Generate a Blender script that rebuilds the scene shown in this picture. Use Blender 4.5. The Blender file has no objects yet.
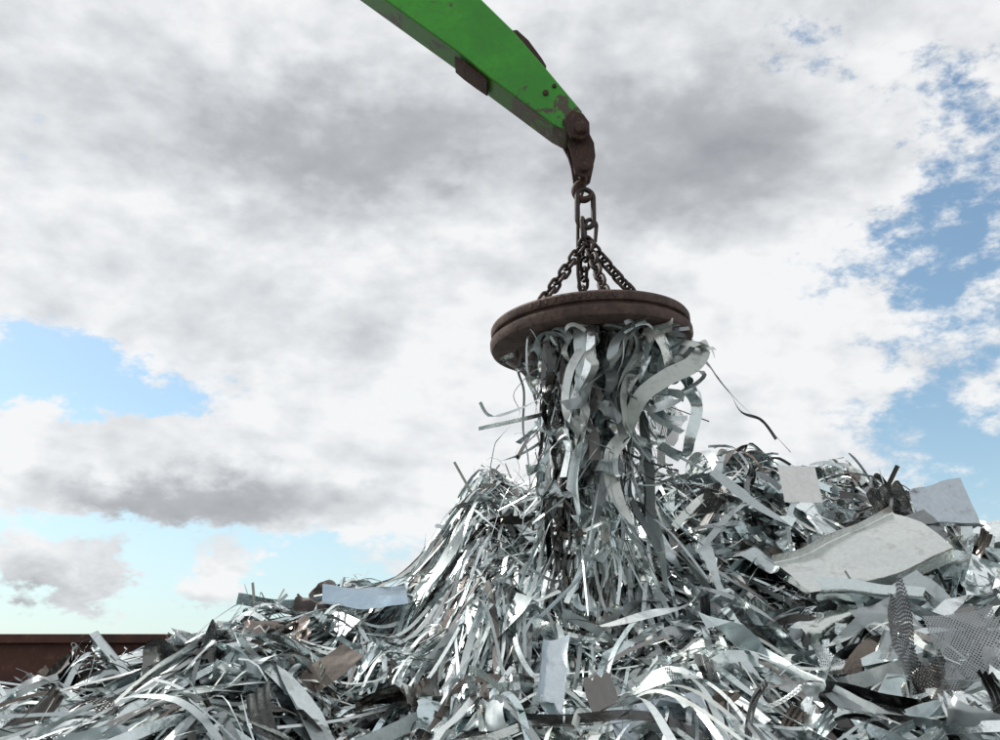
import bpy, bmesh, math, numpy as np
from mathutils import Vector, Matrix
rng=np.random.default_rng(7)
R=math.radians
sc=bpy.context.scene
sc.view_settings.view_transform='Standard'
sc.view_settings.look='None'
sc.view_settings.exposure=0

# ---------------------------------------------------------------- camera
cam=bpy.data.cameras.new("camera"); co=bpy.data.objects.new("camera",cam); sc.collection.objects.link(co)
co.location=(0,0,1.7); co.rotation_euler=(R(90+18),0,0)
cam.lens=36; cam.sensor_width=36; cam.clip_end=5000
sc.camera=co

# ---------------------------------------------------------------- sun
SUN_AZ=R(-66); SUN_EL=R(50)
sd=Vector((math.sin(SUN_AZ)*math.cos(SUN_EL),math.cos(SUN_AZ)*math.cos(SUN_EL),math.sin(SUN_EL)))
sl=bpy.data.lights.new("sun",'SUN'); sl.energy=4.6; sl.angle=R(0.6); sl.color=(1,.96,.9)
so=bpy.data.objects.new("sun",sl); sc.collection.objects.link(so)
so.rotation_euler=sd.to_track_quat('Z','Y').to_euler(); so.location=(-20,10,30)

# ---------------------------------------------------------------- node helper
class NT:
    def __init__(s,nt): s.nt=nt; s.N=nt.nodes; s.L=nt.links
    def new(s,t,**k):
        n=s.N.new(t)
        for a,b in k.items(): setattr(n,a,b)
        return n
    def setin(s,n,i,v):
        if isinstance(v,bpy.types.NodeSocket): s.L.new(v,n.inputs[i])
        else: n.inputs[i].default_value=v
    def m(s,op,a,b=0.0,c=None,clamp=False):
        n=s.new('ShaderNodeMath',operation=op,use_clamp=clamp)
        s.setin(n,0,a); s.setin(n,1,b)
        if c is not None: s.setin(n,2,c)
        return n.outputs[0]
    def noise(s,vec,scale,detail=5,rough=.55,dist=0.0):
        n=s.new('ShaderNodeTexNoise')
        if vec is not None: s.L.new(vec,n.inputs['Vector'])
        n.inputs['Scale'].default_value=scale; n.inputs['Detail'].default_value=detail
        n.inputs['Roughness'].default_value=rough; n.inputs['Distortion'].default_value=dist
        return n
    def sstep(s,x,a,b):
        n=s.new('ShaderNodeMapRange',interpolation_type='SMOOTHSTEP')
        s.setin(n,0,x); n.inputs[1].default_value=a; n.inputs[2].default_value=b
        n.inputs[3].default_value=0; n.inputs[4].default_value=1
        return n.outputs[0]
    def mix(s,f,a,b,bt='MIX'):
        n=s.new('ShaderNodeMix',data_type='RGBA',blend_type=bt)
        s.setin(n,0,f)
        for i,v in ((6,a),(7,b)):
            if isinstance(v,bpy.types.NodeSocket): s.L.new(v,n.inputs[i])
            else: n.inputs[i].default_value=(v[0],v[1],v[2],1)
        return n.outputs[2]

# ---------------------------------------------------------------- world sky with clouds
w=bpy.data.worlds.new("sky"); sc.world=w; w.use_nodes=True
w.cycles.sampling_method='MANUAL'; w.cycles.sample_map_resolution=256
w.node_tree.nodes.clear(); t=NT(w.node_tree)
sky=t.new('ShaderNodeTexSky',sky_type='NISHITA'); sky.sun_disc=False
sky.sun_elevation=SUN_EL; sky.sun_rotation=SUN_AZ; sky.air_density=1.0; sky.dust_density=1.2
tc=t.new('ShaderNodeTexCoord'); d=tc.outputs['Generated']
sep=t.new('ShaderNodeSeparateXYZ'); t.L.new(d,sep.inputs[0])
X,Y,Z=sep.outputs
mp=t.new('ShaderNodeMapping'); t.L.new(d,mp.inputs[0]); mp.inputs['Scale'].default_value=(1,1,1.7); mp.inputs['Location'].default_value=(3.1,1.7,.4)
P=mp.outputs[0]
mp2=t.new('ShaderNodeMapping'); t.L.new(d,mp2.inputs[0]); mp2.inputs['Scale'].default_value=(1,1,1.7)
mp2.inputs['Location'].default_value=(3.1-.02,1.7,.4+.05)
P2=mp2.outputs[0]
warp=t.noise(P,8,5,.66)
wv=t.new('ShaderNodeVectorMath',operation='MULTIPLY_ADD'); t.L.new(warp.outputs['Color'],wv.inputs[0])
wv.inputs[1].default_value=(.19,.12,0); wv.inputs[2].default_value=(-.095,-.06,0)
az=t.m('ARCTAN2',X,Y); el=t.m('ARCSINE',Z)
cv=t.new('ShaderNodeCombineXYZ'); t.L.new(az,cv.inputs[0]); t.L.new(el,cv.inputs[1])
av=t.new('ShaderNodeVectorMath',operation='ADD'); t.L.new(cv.outputs[0],av.inputs[0]); t.L.new(wv.outputs[0],av.inputs[1])
AE=av.outputs[0]
DG=math.pi/180
def blobs(lst):
    acc=0.0
    for a,e,sa,se,wt in lst:
        k=1/(2.1*DG)
        n=t.new('ShaderNodeVectorMath',operation='MULTIPLY_ADD'); t.L.new(AE,n.inputs[0])
        n.inputs[1].default_value=(k/sa,k/se,0); n.inputs[2].default_value=(-a*DG*k/sa,-e*DG*k/se,0)
        g=t.new('ShaderNodeTexGradient',gradient_type='SPHERICAL'); t.L.new(n.outputs[0],g.inputs[0])
        acc=t.m('MULTIPLY_ADD',g.outputs[1],wt,acc)
    return acc
dens=blobs([(-26,16.3,6.5,1.8,-.52),(-20.5,14.8,4.5,1.3,-.33),(-17,4.8,16,3.8,-.62),(-30,5.2,10,3,-.25),
 (20.5,34.5,2.6,1.8,-.27),(27.5,31,3.2,2.4,-.27),(28.5,25.5,3.5,2.6,-.31),(22.6,22.8,4.5,1.5,-.29),(26.3,19,5,2.2,-.28),
 (26,13.0,6,2.2,-.30),(27,8.5,5,2.2,-.30),(-29,27.5,2.5,1.0,-.15),
 (-19.5,11.7,9,2.3,.5),(-21.2,5.6,1.9,1.3,.82),(-15.5,6.1,1.6,1.2,.72),(-26.4,5.7,2.2,1.2,.82),(-3,9,8,4,.2),(0,28,20,9,.2)])
n1=t.noise(P,3.4,7,.60,.2).outputs['Fac']; n1b=t.noise(P2,3.4,4,.60,.2).outputs['Fac']
n2=t.noise(P,19,5,.66).outputs['Fac']; n2b=t.noise(P2,19,2,.6).outputs['Fac']
D=t.m('ADD',t.m('ADD',t.m('MULTIPLY',n1,.42),t.m('MULTIPLY',n2,.75)),dens)
alpha=t.sstep(D,.31,.50)
grey=blobs([(-12,29.5,7,2.6,.60),(1.3,32,9,3.0,.44),(14.5,29.3,5.5,3.0,.64),(7,25.5,6,2.0,.2),(-8.3,19.9,1.4,2.2,.22),
 (-14.3,10.2,5,1.0,.54),(-22,9.8,4.5,.9,.46),(-21.2,4.8,1.7,.7,.34),(-15.5,5.2,1.4,.7,.28),(-26,4.9,2.2,.7,.34),
 (-27,31,7,4,.15),(-20,22,9,2,.05),(12,36,9,2,.18)])
rel=t.m('SUBTRACT',n1b,n1); rel2=t.m('SUBTRACT',n2b,n2)
sh=t.m('ADD',t.m('MULTIPLY',rel,1.5),t.m('MULTIPLY',rel2,.45))
g=t.m('ADD',t.m('ADD',grey,sh),t.m('MULTIPLY',t.m('SUBTRACT',n1,.5),.4))
g=t.m('ADD',g,.07,clamp=True)
ramp=t.new('ShaderNodeValToRGB'); t.L.new(g,ramp.inputs[0])
cr=ramp.color_ramp; cr.elements[0].position=0; cr.elements[0].color=(.88,.89,.90,1)
cr.elements[1].position=1; cr.elements[1].color=(.34,.355,.38,1)
e=cr.elements.new(.25); e.color=(.70,.715,.735,1)
e=cr.elements.new(.6); e.color=(.46,.473,.495,1)
cl=t.mix(1.0,ramp.outputs[0],(10,10,10),'MULTIPLY')
haze=t.sstep(el,.28,-.02)
skyc=t.mix(t.m('MULTIPLY',haze,.55),t.mix(1.0,sky.outputs[0],(1.5,1.62,1.5),'MULTIPLY'),(6.0,7.35,8.5))
al=t.m('MULTIPLY',alpha,.97)
fin=t.mix(al,skyc,cl)
bg=t.new('ShaderNodeBackground'); t.L.new(fin,bg.inputs[0]); bg.inputs[1].default_value=.105
ow=t.new('ShaderNodeOutputWorld'); t.L.new(bg.outputs[0],ow.inputs[0])

# ---------------------------------------------------------------- materials
def mat(name):
    m=bpy.data.materials.new(name); m.use_nodes=True
    return m,NT(m.node_tree),m.node_tree.nodes['Principled BSDF']
def attr_mat(name,metal,rough,dirt=.5,holes=None,bump=.15,dirtcol=(.09,.08,.07)):
    m,t,b=mat(name)
    a=t.new('ShaderNodeAttribute',attribute_name='Col')
    tc=t.new('ShaderNodeTexCoord')
    n=t.noise(tc.outputs['Object'],6,4,.7); f=t.sstep(n.outputs['Fac'],.52,.72)
    n3=t.noise(tc.outputs['Object'],26,2,.6)
    c=t.mix(t.m('MULTIPLY',f,dirt),a.outputs['Color'],dirtcol)
    v=t.m('ADD',t.m('MULTIPLY',n3.outputs['Fac'],.3),.85)
    vm=t.new('ShaderNodeVectorMath',operation='SCALE'); t.L.new(c,vm.inputs[0]); t.L.new(v,vm.inputs['Scale'])
    t.L.new(vm.outputs[0],b.inputs['Base Color']); b.inputs['Metallic'].default_value=metal
    t.L.new(t.m('ADD',t.m('MULTIPLY',n.outputs['Fac'],.35),rough-.17),b.inputs['Roughness'])
    bp=t.new('ShaderNodeBump'); bp.inputs['Strength'].default_value=bump; bp.inputs['Distance'].default_value=.015
    t.L.new(n3.outputs['Fac'],bp.inputs['Height']); t.L.new(bp.outputs[0],b.inputs['Normal'])
    if holes:
        uv=t.new('ShaderNodeUVMap'); mm=t.new('ShaderNodeMapping'); t.L.new(uv.outputs[0],mm.inputs[0])
        mm.inputs['Scale'].default_value=(holes,holes,1); mm.inputs['Rotation'].default_value=(0,0,R(45))
        s=t.new('ShaderNodeSeparateXYZ'); t.L.new(mm.outputs[0],s.inputs[0])
        fx=t.m('SUBTRACT',t.m('FRACT',s.outputs[0]),.5); fy=t.m('SUBTRACT',t.m('FRACT',s.outputs[1]),.5)
        r=t.m('ADD',t.m('MULTIPLY',fx,fx),t.m('MULTIPLY',fy,fy))
        t.L.new(t.m('GREATER_THAN',r,.085),b.inputs['Alpha'])
    return m
M_PAINT=attr_mat("coated_strip_metal",.5,.32,.35,bump=.10)
M_GALV=attr_mat("bare_strip_metal",.97,.23,.3,bump=.22)
M_HOLE=attr_mat("perforated_metal",.6,.38,.3,holes=62)
M_RUST_S=attr_mat("grimy_scrap",.2,.65,.6,bump=.4)
M_WHITE=attr_mat("white_coated_metal",0,.4,.15,bump=.05)
MATS=[M_PAINT,M_GALV,M_HOLE,M_RUST_S]

def rust_mat(name,c1,c2,c3,scale=6,rough=.75,bump=.6,metal=.2):
    m,t,b=mat(name); tc=t.new('ShaderNodeTexCoord')
    n=t.noise(tc.outputs['Object'],scale,6,.65); n2=t.noise(tc.outputs['Object'],scale*5,5,.7)
    c=t.mix(t.sstep(n.outputs['Fac'],.38,.62),c1,c2)
    c=t.mix(t.sstep(n2.outputs['Fac'],.52,.68),c,c3)
    t.L.new(c,b.inputs['Base Color']); b.inputs['Roughness'].default_value=rough; b.inputs['Metallic'].default_value=metal
    bp=t.new('ShaderNodeBump'); bp.inputs['Strength'].default_value=bump; bp.inputs['Distance'].default_value=.01
    t.L.new(n2.outputs['Fac'],bp.inputs['Height']); t.L.new(bp.outputs[0],b.inputs['Normal'])
    return m
M_MAG=rust_mat("rusty_cast_steel",(.060,.041,.036),(.12,.080,.066),(.038,.031,.029),5)
M_CHAIN=rust_mat("chain_steel",(.036,.031,.030),(.065,.048,.042),(.03,.025,.025),12,.55,.4,.5)
M_HOOK=rust_mat("rusty_hook_steel",(.065,.036,.027),(.042,.028,.025),(.14,.08,.058),9,.7,.5,.4)
M_WALL=rust_mat("rusted_wall_steel",(.085,.036,.026),(.04,.022,.02),(.13,.065,.045),1.6,.85,.5,.1)
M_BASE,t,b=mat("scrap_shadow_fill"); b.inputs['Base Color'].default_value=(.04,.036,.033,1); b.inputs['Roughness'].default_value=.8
M_GROUND=rust_mat("yard_ground",(.07,.06,.052),(.12,.105,.09),(.05,.045,.04),.5,.95,.4,0)
# green paint
M_GREEN,t,b=mat("chipped_green_paint"); tc=t.new('ShaderNodeTexCoord')
n=t.noise(tc.outputs['Object'],3.2,8,.72); n2=t.noise(tc.outputs['Object'],18,5,.6); n3=t.noise(tc.outputs['Object'],1.3,4,.6)
c=t.mix(t.sstep(n3.outputs['Fac'],.35,.65),(.016,.25,.004),(.030,.34,.005))
c=t.mix(t.m('MULTIPLY',t.sstep(n2.outputs['Fac'],.45,.75),.35),c,(.03,.12,.010))
s=t.new('ShaderNodeSeparateXYZ'); t.L.new(tc.outputs['Object'],s.inputs[0])
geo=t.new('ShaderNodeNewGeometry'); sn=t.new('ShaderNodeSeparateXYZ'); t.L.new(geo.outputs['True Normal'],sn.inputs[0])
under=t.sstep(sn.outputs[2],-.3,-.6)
c=t.mix(t.m('MULTIPLY',under,.65),c,(.04,.09,.010))  # underside shade, with some grime, painted into the green as dark olive
wear=t.m('ADD',n.outputs['Fac'],t.m('MULTIPLY',t.sstep(s.outputs[2],7.8,7.0),.13))
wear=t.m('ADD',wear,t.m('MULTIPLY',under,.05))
c=t.mix(t.sstep(wear,.61,.65),c,(.06,.045,.025)); c=t.mix(t.sstep(wear,.72,.75),c,(.11,.10,.09))
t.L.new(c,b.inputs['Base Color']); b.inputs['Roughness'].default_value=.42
bp=t.new('ShaderNodeBump'); bp.inputs['Strength'].default_value=.35; bp.inputs['Distance'].default_value=.01
t.L.new(wear,bp.inputs['Height']); t.L.new(bp.outputs[0],b.inputs['Normal'])

# ---------------------------------------------------------------- mesh helpers
def mkobj(name,verts,faces,mats,parent=None,smooth=False,cols=None,midx=None,uvs=None):
    me=bpy.data.meshes.new(name)
    me.from_pydata([tuple(v) for v in verts] if not isinstance(verts,np.ndarray) else verts.tolist(),[],faces if isinstance(faces,list) else faces.tolist())
    for m in mats: me.materials.append(m)
    if smooth: me.polygons.foreach_set('use_smooth',[True]*len(me.polygons))
    if midx is not None: me.polygons.foreach_set('material_index',np.asarray(midx,dtype=np.int32))
    if cols is not None:
        a=me.color_attributes.new('Col','FLOAT_COLOR','POINT')
        a.data.foreach_set('color',np.asarray(cols,dtype=np.float32).ravel())
    if uvs is not None:
        ul=me.uv_layers.new(name='UVMap'); li=np.empty(len(me.loops),dtype=np.int32); me.loops.foreach_get('vertex_index',li)
        ul.data.foreach_set('uv',np.asarray(uvs,dtype=np.float32)[li].ravel())
    me.update()
    o=bpy.data.objects.new(name,me); sc.collection.objects.link(o)
    if parent: o.parent=parent
    return o
def empty(name):
    o=bpy.data.objects.new(name,None); sc.collection.objects.link(o); return o
def nrm(v): 
    v=np.asarray(v,float); return v/(np.linalg.norm(v,axis=-1,keepdims=True)+1e-9)

class Acc:
    def __init__(s): s.v=[];s.f=[];s.c=[];s.m=[];s.u=[];s.n=0
    def grid(s,G,col,mi,uv=None):
        a,b=G.shape[:2]
        s.v.append(G.reshape(-1,3)); idx=np.arange(a*b).reshape(a,b)+s.n
        q=np.stack([idx[:-1,:-1],idx[1:,:-1],idx[1:,1:],idx[:-1,1:]],-1).reshape(-1,4)
        s.f.append(q); cc=np.ones((a*b,4),np.float32); cc[:,:3]=col; s.c.append(cc)
        s.m.append(np.full(len(q),mi,np.int32))
        if uv is None: uv=np.zeros((a*b,2))
        s.u.append(uv); s.n+=a*b
    def build(s,name,parent=None,mats=MATS):
        return mkobj(name,np.concatenate(s.v),np.concatenate(s.f),mats,parent,True,np.concatenate(s.c),np.concatenate(s.m),np.concatenate(s.u))
def ribbon(acc,pts,width,roll,col,mi,cup=0.0,side0=None):
    T=nrm(np.gradient(pts,axis=0)); up=np.array([0,0,1.]) if side0 is None else None
    if side0 is None:
        S=np.cross(T,up); 
        bad=np.linalg.norm(S,axis=1)<.15; S[bad]=np.array([1,0,0])
    else:
        S=np.tile(np.asarray(side0,float),(len(pts),1)); S=S-T*(S*T).sum(1,keepdims=True)
    S=nrm(S); Nn=nrm(np.cross(S,T))
    W=S*np.cos(roll)[:,None]+Nn*np.sin(roll)[:,None]
    N2=np.cross(T,W)
    hw=width/2
    G=np.stack([pts-W*hw,pts+N2*(cup*width),pts+W*hw],1) if cup else np.stack([pts-W*hw,pts+W*hw],1)
    acc.grid(G,col,mi)
def crease(a,b,w,h,amp,r,lo=1.2,hi=4.5,n=6):
    z=np.zeros_like(a)
    for k in range(n):
        th=r.uniform(0,math.pi); fr=r.uniform(lo,hi); ph=r.uniform(0,6)
        s=(a*math.cos(th)*w+b*math.sin(th)*h)/max(w,h)*fr*math.pi+ph
        z+=amp*(np.abs(((s/math.pi)%2)-1)-.5)*r.uniform(.4,1)/(1+.25*k)
    return z
def sheet(acc,c,ux,vx,w,h,col,mi,amp=.05,nx=14,ny=10,seed=0,bend=0,uvs=1.0,roll=0,prof=None,clean=False,taper=0):
    r=np.random.default_rng(seed)
    ux=nrm(ux); vx=np.asarray(vx,float); vx=nrm(vx-ux*np.dot(ux,vx)); nn=np.cross(ux,vx)
    a,b=np.meshgrid(np.linspace(-.5,.5,nx),np.linspace(-.5,.5,ny),indexing='ij')
    z=crease(a,b,w,h,amp,r)+bend*(a**2)*w
    av=a*w; bv=b*h
    if prof is not None:
        pr=np.asarray(prof,float); tt=np.linspace(0,len(pr)-1,ny); bv=np.tile(np.interp(tt,range(len(pr)),pr[:,0]),(nx,1)); z=z+np.interp(tt,range(len(pr)),pr[:,1])[None,:]
    bv=bv*(1+taper*a)
    if roll:
        ang=a*roll; rad=w/roll; av=rad*np.sin(ang); z=z+rad*(1-np.cos(ang))
    jag=1+.06*np.sin(b*17+r.uniform(0,6))*r.uniform(0,1)*(0 if clean else 1)
    if not clean: bv=bv*(1+.08*np.sin(a*r.uniform(5,14)+r.uniform(0,6)))+a*h*r.uniform(-.25,.25)
    G=np.asarray(c,float)+ux*(av*jag)[...,None]+vx*bv[...,None]+nn*z[...,None]
    uv=np.stack([(a*w*uvs).ravel(),(b*h*uvs).ravel()],1)
    acc.grid(G,col,mi,uv)
def tube(name,pts,rad,m,parent=None,seg=10,closed=False):
    pts=np.asarray(pts,float); n=len(pts); rad=np.broadcast_to(rad,(n,))
    T=(np.roll(pts,-1,0)-np.roll(pts,1,0)) if closed else np.gradient(pts,axis=0)
    T=nrm(T); ref=np.array([0,1.,0]) if abs(T[0][1])<.9 else np.array([1.,0,0])
    A=nrm(ref-T*(T@ref)[:,None]); B=np.cross(T,A)
    th=np.linspace(0,2*math.pi,seg,endpoint=False)
    V=(pts[:,None]+rad[:,None,None]*(A[:,None]*np.cos(th)[None,:,None]+B[:,None]*np.sin(th)[None,:,None])).reshape(-1,3)
    F=[]
    for i in range(n if closed else n-1):
        j=(i+1)%n
        for k in range(seg): F.append([i*seg+k,i*seg+(k+1)%seg,j*seg+(k+1)%seg,j*seg+k])
    if not closed: F.append(list(range(seg))[::-1]); F.append([(n-1)*seg+k for k in range(seg)])
    if name is None: return V,F
    return mkobj(name,V,F,[m],parent,True)
def stadium(L,Wd,n=24):
    th=np.linspace(0,2*math.pi,n,endpoint=False)
    r=Wd/2; s=np.sin(th)*r; c=np.cos(th)*r
    return np.stack([s,np.zeros(n),c+np.sign(c)*(L/2-r)],1)
def link_pts(center,axis,side,L,Wd):
    P=stadium(L,Wd); ax=nrm(axis); sd_=nrm(np.asarray(side)-ax*np.dot(side,ax))
    return np.asarray(center)+P[:,0:1]*sd_+P[:,2:3]*ax
def chain(name,p0,p1,parent,pitch=.094,wire=.0175,sag=.02):
    p0=np.array(p0,float);p1=np.array(p1,float);L=np.linalg.norm(p1-p0);n=max(2,round(L/pitch))
    V=[];F=[];k=0
    ax=nrm(p1-p0); s1=nrm(np.cross(ax,[0.3,1,.1])); s2=np.cross(ax,s1)
    for i in range(n):
        tt=(i+.5)/n; c=p0+(p1-p0)*tt-np.array([0,0,sag*4*tt*(1-tt)])
        a=.75 if i%2 else -.75
        sd_=s1*math.cos(a)+s2*math.sin(a)
        ps=link_pts(c,ax,sd_,L/n+wire*2.6,.094)
        v,f=tube(None,ps,wire,None,None,8,True)
        V.append(v);F+=[[q+k for q in ff] for ff in f];k+=len(v)
    return mkobj(name,np.concatenate(V),F,[M_CHAIN],parent,True)
def lathe(name,prof,m,parent=None,seg=96):
    V=[];F=[];n=len(prof)
    for i in range(seg):
        a=2*math.pi*i/seg
        for r,z in prof: V.append((r*math.cos(a),r*math.sin(a),z))
    for i in range(seg):
        j=(i+1)%seg
        for k in range(n-1): F.append([i*n+k,j*n+k,j*n+k+1,i*n+k+1])
    o=mkobj(name,V,F,[m],parent,False); 
    me=o.data; me.polygons.foreach_set('use_smooth',[True]*len(me.polygons))
    try:
        me.set_sharp_from_angle(angle=R(30))
    except Exception: pass
    return o
def extrude_profile(name,prof,y0,y1,m,parent,bev=.012):
    n=len(prof); V=[(x,y0,z) for x,z in prof]+[(x,y1,z) for x,z in prof]
    F=[list(range(n)),list(range(2*n-1,n-1,-1))]+[[i,i+n,(i+1)%n+n,(i+1)%n] for i in range(n)]
    o=mkobj(name,V,F,[m],parent)
    if bev:
        b=o.modifiers.new('bevel','BEVEL'); b.width=bev; b.segments=2; b.limit_method='ANGLE'
    bm=bmesh.new(); bm.from_mesh(o.data); bmesh.ops.recalc_face_normals(bm,faces=bm.faces); bm.to_mesh(o.data); bm.free()
    return o

# ---------------------------------------------------------------- ground
mkobj("ground",[(-600,-300,0),(600,-300,0),(600,1500,0),(-600,1500,0)],[[0,1,2,3]],[M_GROUND])

# ---------------------------------------------------------------- pile heightfield
RX=[-14,-9,-6.5,-5.6,-4.9,-3.8,-3.37,-2.6,-2.24,-1.12,-.68,-.22,.34,1.1,2.7,3.37,4.26,4.7,5.2,5.6,6.7,9,13]
RZ=[0,.8,1.2,1.35,1.4,1.72,1.95,2.13,2.28,2.68,3.05,3.82,3.76,3.88,4.0,3.82,3.9,3.68,3.28,2.85,2.2,.9,0]
PY=[0,2,3.5,5.5,7,8.9,10,11,12,13.5,16,18,30]
PR=[0,.05,.2,.34,.44,.62,.82,1,1,.75,.2,0,0]
PL=[0,.06,.3,.6,.74,.87,.94,1,.96,.7,.2,0,0]
WV=[(rng.uniform(0,2*math.pi),rng.uniform(2.5,9),rng.uniform(0,6)) for _ in range(14)]
def H(x,y):
    x=np.asarray(x,float);y=np.asarray(y,float)
    rz=np.interp(x,RX,RZ); wl=np.clip((-.6-x)/1.3,0,1)
    f=np.interp(y,PY,PR)*(1-wl)+np.interp(y,PY,PL)*wl
    z=rz*f; nz=0
    for a,k,p in WV: nz=nz+np.sin((x*math.cos(a)+y*math.sin(a))*k+p)/k
    return z+nz*.24*np.clip(z,0,1)
def SN(x,y,e=.12):
    gx=(H(x+e,y)-H(x-e,y))/(2*e); gy=(H(x,y+e)-H(x,y-e))/(2*e)
    return nrm(np.array([-gx,-gy,1.]))

pile=Acc()
gx=np.linspace(-13,13,200); gy=np.linspace(0.5,18,140)
A_,B_=np.meshgrid(gx,gy,indexing='ij')
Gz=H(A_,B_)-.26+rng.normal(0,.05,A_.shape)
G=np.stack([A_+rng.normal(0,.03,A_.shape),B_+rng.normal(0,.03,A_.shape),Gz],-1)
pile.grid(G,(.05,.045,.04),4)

TINT=np.array([.95,1.0,1.012])
PAL=np.array([(.62,.66,.655),(.74,.77,.765),(.56,.60,.60),(.44,.465,.47),(.84,.85,.845),(.55,.62,.635),(.30,.315,.32),(.68,.69,.65)])*TINT
PALD=np.array([(.09,.09,.09),(.15,.145,.14),(.14,.12,.105),(.05,.047,.044),(.24,.235,.23)])
def pick(dark=.15):
    if rng.random()<dark: c=PALD[rng.integers(len(PALD))]; return c*rng.uniform(.7,1.3), (3 if rng.random()<.35 else 1)
    c=PAL[rng.integers(len(PAL))]*rng.uniform(.8,1.14)
    return c,(0 if rng.random()<.6 else 1)
def pile_strip(x,y,head,L,wd,off,curv,stick,dark,rollamp,follow=.35):
    n=int(np.clip(L/.08,6,30)); s=np.linspace(0,1,n)
    k=np.cumsum(rng.normal(0,curv,n))*.25+rng.normal(0,curv)*s*1.2
    hd=head+k; ds=L/n
    px=x+np.cumsum(np.cos(hd))*ds; py=y+np.cumsum(np.sin(hd))*ds
    if wd>.06: 
        if py.min()<5.6: off=min(off,-.02); stick=min(stick,.02)
    hz=H(px,py)
    lin=np.polyval(np.polyfit(s,hz,2),s)           # stiff: bridges small hollows
    z=follow*hz+(1-follow)*lin+off+rng.uniform(0,.1)*np.sin(s*math.pi)+stick*s**1.5
    z+=np.sin(s*rng.uniform(3,9)+rng.uniform(0,6))*rng.uniform(0,.03)
    roll=rng.normal(0,.45)+np.sin(s*rng.uniform(1,6)+rng.uniform(0,6))*rollamp
    c,mi=pick(dark)
    ribbon(pile,np.stack([px,py,z],1),wd,roll,c,mi)
# flowing narrow strips on the steep left-centre flank
for i in range(3000):
    x=rng.uniform(-1.9,1.4); y=rng.uniform(6.2,11.6)
    base=math.atan2(y-13.2,x-1.1) if rng.random()<.82 else rng.uniform(0,6.28)
    head=base+rng.normal(0,.30)
    pile_strip(x,y,head,rng.uniform(.5,2.3),rng.uniform(.016,.055),rng.uniform(-.14,.14),.12,rng.normal(0,.06),.10,.4,.2)
# general narrow strips
for i in range(3200):
    x=rng.uniform(-6.5,7); y=rng.uniform(4.4,12.6)
    if x<-.8: head=R(rng.normal(205,25)) if rng.random()<.65 else rng.uniform(0,6.28)
    else: head=rng.uniform(0,6.28)
    pile_strip(x,y,head,rng.uniform(.4,1.9),rng.uniform(.015,.055),rng.uniform(-.18,.1),.2,rng.normal(0,.09),.22,.7)
# fine wiry shreds
for i in range(1800):
    x=rng.uniform(-5.5,6); y=rng.uniform(5,12.2)
    pile_strip(x,y,rng.uniform(0,6.28),rng.uniform(.2,.9),rng.uniform(.005,.013),rng.uniform(-.02,.17),.8,rng.normal(.02,.12),.25,2.0)
# ridge tangle sticking out against the sky
for i in range(1200):
    x=rng.uniform(-.5,5.2); y=rng.uniform(10.2,12.2)
    pile_strip(x,y,rng.uniform(0,6.28),rng.uniform(.3,1.1),rng.uniform(.010,.042),rng.uniform(-.1,.14),.4,rng.normal(.03,.13),.22,1.2)
# wide strips and curls in front and right
for i in range(800):
    x=rng.uniform(-2.2,5.5); y=rng.uniform(5.0,10.8)
    if x<.4 and y>7.5 and rng.random()<.85: continue
    if rng.random()<.4: x=abs(x)*.7+1.2
    pile_strip(x,y,rng.uniform(0,6.28),rng.uniform(.5,1.9),rng.uniform(.05,.15),rng.uniform(-.12,.17),.36,rng.normal(0,.15),.14,1.0,.15)
# crumpled sheets
for i in range(850):
    x=rng.uniform(-6,6.5); y=rng.uniform(4.8,12.2)
    if -1.5<x<1.6 and y>7.2 and rng.random()<.85: continue
    nn=SN(x,y); tilt=nrm(nn+rng.normal(0,.55,3)); ux=nrm(np.cross(tilt,rng.normal(0,1,3))); vx=np.cross(tilt,ux)
    w_=rng.uniform(.12,.5); h_=w_*rng.uniform(.3,1.1); c,mi=pick(.36 if x>1.5 or x<-1 else .2)
    if rng.random()<.08: mi=2
    elif rng.random()<.5: mi=1
    p=np.array([x,y,float(H(x,y))+rng.uniform(-.14,.05)])
    sheet(pile,p,ux,vx,w_,h_,c,mi,amp=rng.uniform(.05,.18)*w_*2,nx=13,ny=10,seed=i,bend=rng.normal(0,.6))
# larger foil-like and flat sheets, mostly on the right and at the front
for i in range(400):
    x=rng.uniform(1.1,5.6) if i%4 else rng.uniform(-3.8,1.0); y=rng.uniform(5.2,10.6) if i%4 else rng.uniform(6.0,9.6)
    if -1.5<x<1.3 and y>7.0: continue
    nn=SN(x,y); tilt=nrm(nn+rng.normal(0,.5,3)+np.array([0,-.25,0])); ux=nrm(np.cross(tilt,rng.normal(0,1,3))); vx=np.cross(tilt,ux)
    w_=rng.uniform(.35,.9); h_=w_*rng.uniform(.2,.65); c,mi=pick(.30)
    if rng.random()<.07: mi=2
    elif rng.random()<.75: mi=1
    p=np.array([x,y,float(H(x,y))+rng.uniform(-.12,.10)])
    kind=rng.random()
    if kind<.6: sheet(pile,p,ux,vx,w_,h_,c,mi,amp=rng.uniform(.07,.2)*w_,nx=34,ny=26,seed=1000+i,bend=rng.normal(0,.6))
    elif kind<.92: sheet(pile,p,ux,vx,w_*1.4,h_*.6,c,mi,amp=.03,nx=30,ny=10,seed=1000+i,roll=rng.uniform(.8,3.6)*rng.choice([-1,1]))
    else: sheet(pile,p,ux,vx,w_,h_,c,mi,amp=.03,nx=18,ny=13,seed=1000+i,bend=rng.normal(0,.3),prof=[(-h_/2,.1),(-h_/2+.01,.0),(0,0),(h_/2-.01,0),(h_/2,-.08)])
pile.build("scrap_metal_pile",mats=MATS+[M_BASE])

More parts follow.
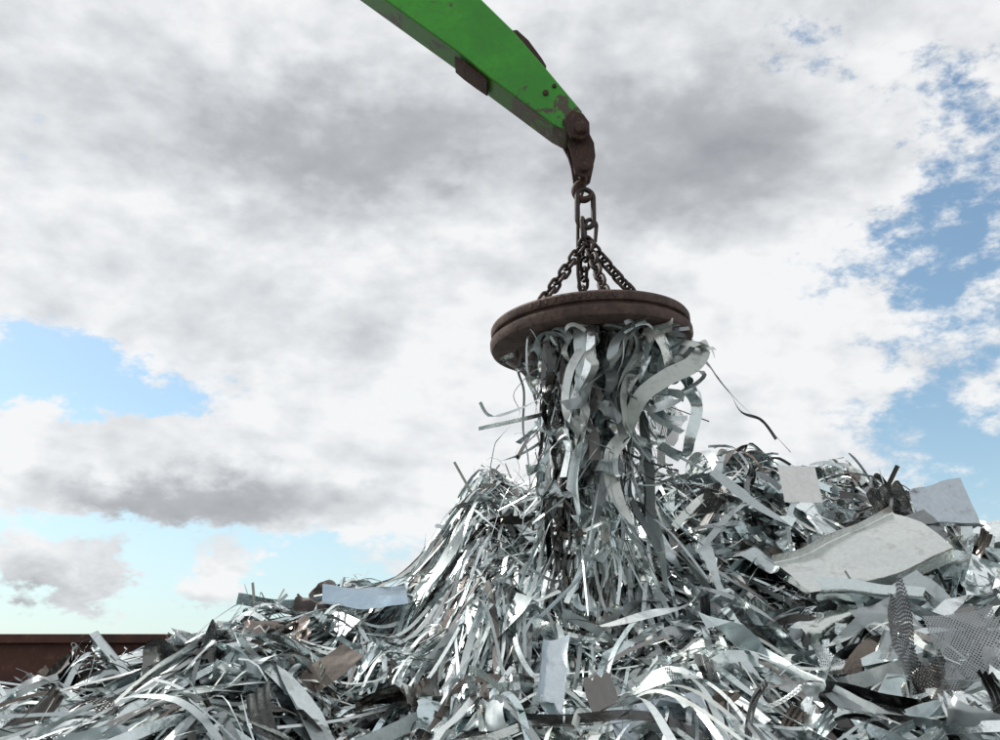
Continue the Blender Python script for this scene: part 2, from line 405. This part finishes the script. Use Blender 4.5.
# ---------------------------------------------------------------- individual pieces on the pile
def piece(name,*a,mats=MATS,**k):
    q=Acc(); sheet(q,*a,**k); return q.build(name,mats=mats)
piece("white_metal_sheet",(2.84,9.35,3.60),(1,.1,.0),(.02,.30,1),.37,.39,(.84,.85,.84),0,amp=.008,seed=5,bend=.08,clean=True,mats=[M_WHITE])
piece("folded_metal_panel",(3.05,8.6,2.82),(.92,.18,.34),(-.1,.75,.62),1.35,.66,(.62,.65,.63),1,amp=.045,nx=70,ny=45,seed=61,bend=.12,clean=True,taper=.35,
  prof=[(-.33,-.10),(-.31,0),(-.16,.01),(.0,.03),(.16,.02),(.30,.0),(.32,.07)])
piece("folded_metal_panel",(3.55,8.85,3.02),(.90,.05,.40),(-.05,.55,.75),.75,.42,(.22,.235,.24),1,amp=.05,nx=40,ny=33,seed=63,bend=-.1,clean=True,taper=-.3)
piece("folded_metal_panel",(4.02,9.0,3.34),(.85,-.05,.10),(.02,.40,.85),.50,.46,(.44,.49,.53),1,amp=.035,nx=40,ny=41,seed=12,bend=-.2,clean=True,taper=.3,
  prof=[(-.25,.08),(-.23,0),(.0,0),(.14,.02),(.22,.03),(.24,-.08)])
piece("perforated_metal_sheet",(2.84,6.2,1.80),(.95,.1,.12),(-.1,.25,1),.46,.78,(.30,.32,.33),2,amp=.05,nx=24,ny=24,seed=3,bend=.45,clean=True)
piece("perforated_metal_sheet",(2.48,6.3,1.86),(.8,.6,.1),(.05,.15,1),.28,.85,(.10,.105,.11),2,amp=.10,nx=20,ny=24,seed=9,bend=.6)
piece("grey_metal_sheet",(.86,5.6,1.54),(1,.1,.2),(-.3,.6,.7),.52,.34,(.36,.41,.46),0,amp=.015,seed=21,bend=.15,clean=True)
piece("grey_metal_sheet",(.30,6.3,1.82),(.7,.2,-.25),(-.35,.4,1),.17,.50,(.56,.62,.66),1,amp=.02,nx=24,ny=24,seed=22,bend=1.2,clean=True,taper=.4)
piece("grey_metal_sheet",(3.25,6.5,1.72),(.8,.4,.1),(.1,.3,1),.35,.55,(.70,.71,.70),1,amp=.03,nx=24,ny=24,seed=24,bend=.5)
piece("crumpled_brown_sheet",(-1.92,8.9,2.16),(1,.1,.2),(-.1,.6,.9),.56,.42,(.24,.205,.185),1,amp=.11,nx=36,ny=32,seed=31)
piece("crumpled_grey_sheet",(-2.38,8.4,1.92),(1,.2,-.1),(.1,.5,.9),.62,.5,(.38,.40,.41),1,amp=.12,nx=38,ny=34,seed=32)
piece("blue_metal_sheet",(-1.30,9.8,2.60),(1,.15,.05),(-.25,.8,.42),.80,.50,(.36,.47,.56),1,amp=.04,seed=35,bend=.15,nx=40,ny=30,clean=True,taper=.25)
piece("crumpled_dark_sheet",(-1.78,9.7,2.50),(1,.2,-.3),(.1,.6,.8),.34,.22,(.10,.085,.08),3,amp=.06,nx=20,ny=16,seed=34)
q=Acc()
for k,(a,b_,wd) in enumerate([((-4.1,8.0,1.50),(-2.9,9.4,2.14),.13),((-4.3,8.4,1.52),(-3.1,9.7,2.16),.08),((-3.7,7.8,1.50),(-2.6,9.0,2.02),.07),((-4.9,8.9,1.5),(-3.2,9.9,2.0),.06),((-3.9,7.6,1.45),(-3.0,8.6,1.85),.10),((-4.6,8.7,1.55),(-3.2,9.9,2.12),.03)]):
    s=np.linspace(0,1,14)[:,None]; p=np.array(a)*(1-s)+np.array(b_)*s+np.array([0,0,.05])*np.sin(s*3.14)
    ribbon(q,p,wd,np.full(14,-.25+.1*k),(.62,.68,.70),0,cup=.12)
q.build("long_metal_channels")
q=Acc()
for a,b_,wd,c in [((-2.25,9.6,2.2),(-2.36,9.7,2.72),.03,(.27,.28,.24)),((-2.2,9.6,2.3),(-2.05,9.7,2.66),.03,(.4,.43,.40)),((-2.4,9.6,2.2),(-2.0,9.6,2.60),.035,(.35,.42,.45)),
    ((-3.2,9.9,2.2),(-2.2,10.0,2.40),.05,(.5,.52,.5)),((-2.7,9.8,2.35),(-2.1,9.8,2.3),.05,(.6,.62,.6)),((4.2,10.8,3.8),(4.34,10.7,4.08),.05,(.07,.07,.06)),((-.2,10.8,3.6),(-.5,10.7,4.12),.03,(.5,.5,.45))]:
    s=np.linspace(0,1,8)[:,None]; p=np.array(a)*(1-s)+np.array(b_)*s
    ribbon(q,p,wd,np.full(8,.3),c,0,cup=.15,side0=(1,0,.2))
q.build("protruding_metal_offcuts")

# ---------------------------------------------------------------- rusty walls
def wall(name,x0,x1,y,h):
    e=empty(name); 
    def bx(nm,a,b_):
        V=[(x,yy,z) for x in (a[0],b_[0]) for yy in (a[1],b_[1]) for z in (a[2],b_[2])]
        F=[[0,1,3,2],[4,6,7,5],[0,4,5,1],[2,3,7,6],[0,2,6,4],[1,5,7,3]]
        o=mkobj(nm,V,F,[M_WALL],e); m=o.modifiers.new('b','BEVEL'); m.width=.012; m.segments=2
    bx("plate",(x0,y,0),(x1,y+.05,h-.12)); bx("top_rail",(x0,y-.10,h-.12),(x1,y+.12,h)); bx("mid_rail",(x0,y-.05,h-.62),(x1,y-.003,h-.54))
    x=x0+.4; i=0
    while x<x1-.1:
        bx("rib_%d"%i,(x,y-.07,0),(x+.09,y-.004,h-.63)); x+=1.3; i+=1
wall("rusty_steel_wall",-16,-2.2,14,2.48)
wall("rusty_steel_wall",5.6,15,13,3.66)

# ---------------------------------------------------------------- crane boom
boom=empty("crane_boom")
prof=[(-5.4,13.1),(-1.25,9.72),(-.30,8.74),(.13,8.24),(.46,7.79),(.82,7.28),(.85,7.16),(.78,7.06),(.66,7.04),(.53,7.12),(-.10,7.66),(-.38,7.93),(-1.5,8.86),(-5.9,12.4)]
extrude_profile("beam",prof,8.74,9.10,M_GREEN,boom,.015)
extrude_profile("wear_plate",[(-.46,7.96),(-.36,7.885),(-.20,7.755),(-.12,7.665),(-.135,7.645),(-.25,7.735),(-.38,7.845),(-.47,7.935)],8.79,9.05,M_HOOK,boom,.006)
extrude_profile("top_bracket",[(.10,8.30),(.18,8.31),(.30,8.18),(.43,7.97),(.48,7.87),(.455,7.80),(.13,8.245)],8.83,9.01,M_HOOK,boom,.012)
extrude_profile("tip_cheek",[(.62,7.14),(.72,7.26),(.83,7.22),(.89,7.12),(.89,6.99),(.81,6.93),(.70,6.96)],8.70,8.738,M_HOOK,boom,.006)
extrude_profile("tip_cheek_back",[(.62,7.14),(.72,7.26),(.83,7.22),(.89,7.12),(.89,6.99),(.81,6.93),(.70,6.96)],9.102,9.14,M_HOOK,boom,.006)
def cyl(name,c,axis,r,L,m,parent,seg=20):
    ax=nrm(axis); c=np.array(c,float); return tube(name,[c-ax*L/2,c-ax*L/2*.98,c+ax*L/2*.98,c+ax*L/2],[r*.9,r,r,r*.9],m,parent,seg)
cyl("tip_pin",(.80,8.92,7.04),(0,1,0),.06,.56,M_HOOK,boom)
for s_,yy in (("a",8.80),("b",9.0)):
    extrude_profile("hanger_plate_"+s_,[(.72,7.08),(.88,7.10),(.94,6.95),(.95,6.80),(.91,6.62),(.84,6.56),(.74,6.60),(.72,6.78),(.68,6.95)],yy,yy+.035,M_HOOK,boom,.006)
cyl("hanger_pin",(.83,8.92,6.66),(0,1,0),.045,.36,M_HOOK,boom)
cyl("bolt_head",(.46,8.735,7.48),(0,1,0),.03,.03,M_HOOK,boom,8); cyl("bolt_head_b",(.55,8.735,7.56),(0,1,0),.022,.03,M_HOOK,boom,8)
hk=[];rr=[]
for a in np.linspace(math.pi*.5,math.pi*1.98,18): hk.append((.83+.085*math.cos(a)*1.0,8.92,6.47+.095*math.sin(a))); rr.append(.036 if a<math.pi*1.6 else .036-.018*(a-math.pi*1.6)/(.4*math.pi))
hk=[(.83,8.92,6.70),(.83,8.92,6.62)]+hk; rr=[.04,.045]+rr
tube("hook",hk,np.array(rr),M_HOOK,boom,12)

# ---------------------------------------------------------------- lifting magnet
mag=empty("lifting_magnet")
disc=empty("magnet_body"); disc.parent=mag
disc.location=(.86,8.92,4.90); disc.rotation_euler=(R(1.0),R(-3.0),0)
prof=[(0,-.07),(.30,-.07),(.31,-.105),(.36,-.105),(.37,-.06),(.70,-.06),(.72,-.10),(.90,-.10),(.94,-.085),(.955,-.05),(.955,.0),(.93,.015),(.905,.03),(.905,.045),(.935,.055),(.942,.07),(.942,.12),(.93,.14),(.90,.15),(.60,.17),(.55,.21),(.28,.23),(.25,.27),(0,.27)]
lathe("magnet_disc",prof,M_MAG,disc)
for i,(ax_,ay_) in enumerate([(-.52,-.20),(.50,-.14),(.10,-.50),(-.05,.5)]):
    extrude_profile("lug_%d"%i,[(ax_-.08,.15),(ax_+.08,.15),(ax_+.06,.27),(ax_,.31),(ax_-.06,.27)],ay_-.025,ay_+.025,M_HOOK,disc,.006)
for i in range(11):
    a=R(-128+i*4.6); rr_=.944
    c=np.array([rr_*math.cos(a),rr_*math.sin(a),.095]); tx=np.array([-math.sin(a),math.cos(a),0]); rx=np.array([math.cos(a),math.sin(a),0])
    V=[];
    for u_ in(-.011,.011):
        for v_ in(-.004,.012):
            for z_ in(-.025,.025): V.append(c+tx*(u_+(.014 if i%2 and z_>0 else 0))+rx*v_+np.array([0,0,z_*(1 if i%3 else .8)]))
    mkobj("cast_mark_%d"%i,V,[[0,1,3,2],[4,6,7,5],[0,4,5,1],[2,3,7,6],[0,2,6,4],[1,5,7,3]],[M_MAG],disc)
cyl("cable_box",(1.30,8.74,5.15),(1,.2,0),.055,.16,M_HOOK,mag)
J=(.85,8.92,5.95)
chain("chain_left",J,(.34,8.72,5.13),mag); chain("chain_right",J,(1.36,8.78,5.20),mag,sag=.03)
chain("chain_front",J,(.97,8.42,5.14),mag); chain("chain_back",J,(.80,9.40,5.24),mag)
tube("master_ring",link_pts((.845,8.92,6.28),(0,0,1),(1,.25,0),.42,.17),.027,M_CHAIN,mag,10,True)
tube("master_link_a",link_pts((.82,8.90,6.03),(-.05,0,1),(.3,1,0),.26,.12),.022,M_CHAIN,mag,10,True)
tube("master_link_b",link_pts((.89,8.95,6.04),(.1,0,1),(1,.4,0),.26,.12),.022,M_CHAIN,mag,10,True)
tube("power_cable",[(.86,8.99,6.6),(.78,9.0,6.35),(.77,9.0,6.0),(.76,8.98,5.6),(.80,8.96,5.2)],.018,M_CHAIN,mag,8)

# ---------------------------------------------------------------- hanging strips
q=Acc()
def smooth(pts,n):
    pts=np.asarray(pts,float); m_=len(pts); tt=np.linspace(0,m_-1,n); out=[]
    for t_ in tt:
        i=min(int(t_),m_-2); f=t_-i
        p0=pts[max(i-1,0)];p1=pts[i];p2=pts[i+1];p3=pts[min(i+2,m_-1)]
        out.append(.5*((2*p1)+(-p0+p2)*f+(2*p0-5*p1+4*p2-p3)*f*f+(-p0+3*p1-3*p2+p3)*f**3))
    return np.array(out)
def hang(x0,y0,zend,wd,xt,yt,dark=.1,wig=.06,tw=1.0,kink=0,flare=0):
    z0=4.82+rng.uniform(-.04,.01)
    a=rng.uniform(0,6.28); k=rng.uniform(.08,.28)
    pts=[(x0+k*math.cos(a),y0+k*math.sin(a),z0),(x0,y0,z0-.03)]
    n=6; fl=rng.normal(0,flare) if flare else 0; fy=-abs(rng.normal(0,flare)) if flare else 0
    for i in range(1,n+1):
        f=i/n
        pts.append((x0+(xt-x0)*f**.8+fl*f**3+rng.normal(0,wig),y0+(yt-y0)*f**.8+fy*f**3+rng.normal(0,wig),z0-.05+(zend-z0)*(f+rng.normal(0,kink) if i<n else f)))
    if rng.random()<.3: pts.append((pts[-1][0]+rng.normal(0,.18),pts[-1][1]-.10,pts[-1][2]+rng.uniform(-.05,.14)))
    P_=smooth(pts,40); s=np.linspace(0,1,40)
    roll=rng.uniform(0,3.14)+tw*(np.sin(s*rng.uniform(2,7)+rng.uniform(0,6))*rng.uniform(.2,1.0)+s*rng.normal(0,1.8))
    c,mi=pick(dark); 
    ribbon(q,P_,wd,roll,c,mi,side0=(1,.2,0),cup=.05)
def tgt(x0): return .42+.50*(x0-.35)/.9
for i in range(125):
    x0=float(np.clip(rng.normal(.92,.28),.32,1.48)); y0=rng.uniform(8.35,9.35)
    L=rng.random()
    hang(x0,y0,2.15+2.0*L**1.1,rng.uniform(.014,.05),tgt(x0)+rng.normal(0,.10)+.15*L,8.70+rng.normal(0,.16),.18,.03,1.1,.02,.34)
for i in range(60):   # thin tangled shreds
    x0=float(np.clip(rng.normal(.92,.32),.25,1.6))
    hang(x0,rng.uniform(8.2,9.3),rng.uniform(2.4,4.3),rng.uniform(.006,.014),tgt(x0)+rng.normal(0,.2),8.6,.25,.07,2.0,.05,.35)
for i in range(34):
    x0=rng.uniform(.42,1.4); y0=rng.uniform(8.2,8.9)
    hang(x0,y0,rng.uniform(2.5,4.25),rng.uniform(.05,.13),tgt(x0)+rng.normal(0,.15),y0,.05,.045,1.4,.02,.2)
for i in range(30):
    x0=rng.uniform(.5,1.6); hang(x0,rng.uniform(8.2,8.8),rng.uniform(3.6,4.45),rng.uniform(.04,.12),x0+rng.normal(0,.26),8.5,.1,.09,1.8,.05)
for i in range(24):
    hang(rng.uniform(.40,.70),rng.uniform(8.35,8.7),rng.uniform(2.4,3.3),rng.uniform(.02,.055),rng.uniform(.40,.66),8.45,.95,.045,1.6,.05)
# crumpled scraps caught in the bunch
for i in range(26):
    z=rng.uniform(2.7,4.6); x=rng.normal(.85 if z<4 else 1.0,.2)
    sheet(q,(x,8.4+rng.normal(0,.12),z),rng.normal(0,1,3),rng.normal(0,1,3)+np.array([0,0,1.]),rng.uniform(.12,.32),rng.uniform(.06,.16),pick(.2)[0],rng.choice([0,1,1]),amp=.05,nx=18,ny=12,seed=300+i,bend=rng.normal(0,1.2))
# short curls clinging under the disc
for i in range(90):
    x=rng.uniform(.40,1.72); y=rng.uniform(8.15,9.45); a=rng.uniform(0,6.28); r0=rng.uniform(.06,.2); n=18; s=np.linspace(0,1,n)
    if (x-.86)**2+(y-8.92)**2>.7: continue
    ang=a+s*rng.uniform(2,4.6)
    p=np.stack([x+r0*np.cos(ang),y+r0*np.sin(ang)*.6,4.77-rng.uniform(0,.14)+r0*.7*np.sin(ang*1.0)*-1*np.abs(np.sin(s*3.14))],1)
    c,mi=pick(.12); ribbon(q,p,rng.uniform(.025,.08),rng.uniform(0,3)+s*rng.normal(0,1),c,0)
def man(pts,wd,c,mi=0,r0=0,r1=0,n=40,side=(1,.2,0)):
    P_=smooth(pts,n); ribbon(q,P_,wd,np.linspace(r0,r1,n),c,mi,side0=side,cup=.04)
man([(1.15,8.6,4.80),(1.55,8.45,4.72),(1.78,8.4,4.64),(1.70,8.35,4.47),(1.45,8.3,4.33),(1.22,8.3,4.15),(1.08,8.3,3.85)],.16,(.46,.50,.47),0,.5,.2,side=(0,.5,1))
man([(.9,8.3,4.80),(1.15,8.25,4.74),(1.20,8.2,4.55),(1.05,8.2,4.30),(.98,8.2,4.05),(1.05,8.2,3.75)],.13,(.56,.60,.58),0,.3,1.8)
man([(.6,8.35,4.80),(.74,8.25,4.66),(.60,8.2,4.35),(.56,8.2,4.0),(.70,8.2,3.7),(.58,8.15,3.3)],.08,(.60,.64,.63),0,.1,-1.6)
man([(1.3,8.7,4.78),(1.62,8.6,4.76),(1.88,8.55,4.70),(1.95,8.6,4.62)],.07,(.55,.58,.56),0,.6,1.2)
man([(1.68,8.75,4.86),(1.90,8.8,4.66),(2.05,8.8,4.42),(2.24,8.8,4.19),(2.42,8.8,4.02),(2.62,8.8,3.78)],.028,(.3,.32,.33),0,.2,1.2)
man([(1.70,8.78,4.84),(1.93,8.8,4.60),(2.10,8.8,4.36),(2.20,8.8,4.16),(2.38,8.8,4.08),(2.5,8.8,3.9)],.035,(.2,.21,.22),0,.4,2)
man([(.20,8.8,4.72),(.17,8.8,4.55),(.22,8.8,4.35),(.21,8.8,4.0),(.25,8.8,3.75),(.27,8.8,3.45)],.03,(.42,.45,.45),0,.2,1)
man([(.05,8.7,4.60),(.20,8.7,4.52),(.28,8.7,4.40),(.33,8.7,4.2)],.07,(.6,.62,.6),0,.2,1)
man([(.12,8.6,4.64),(.02,8.6,4.58),(.14,8.6,4.5),(.22,8.6,4.54)],.05,(.5,.53,.52),1,.2,1)
sheet(q,(1.48,8.9,4.10),(1,.1,-.5),(.3,.1,1),.42,.36,(.62,.63,.62),2,amp=.12,nx=24,ny=20,seed=51,uvs=1.2)
sheet(q,(1.80,8.7,4.72),(1,.1,.3),(.1,.6,.6),.32,.2,(.6,.63,.62),0,amp=.06,seed=52)
q.build("hanging_scrap_strips")
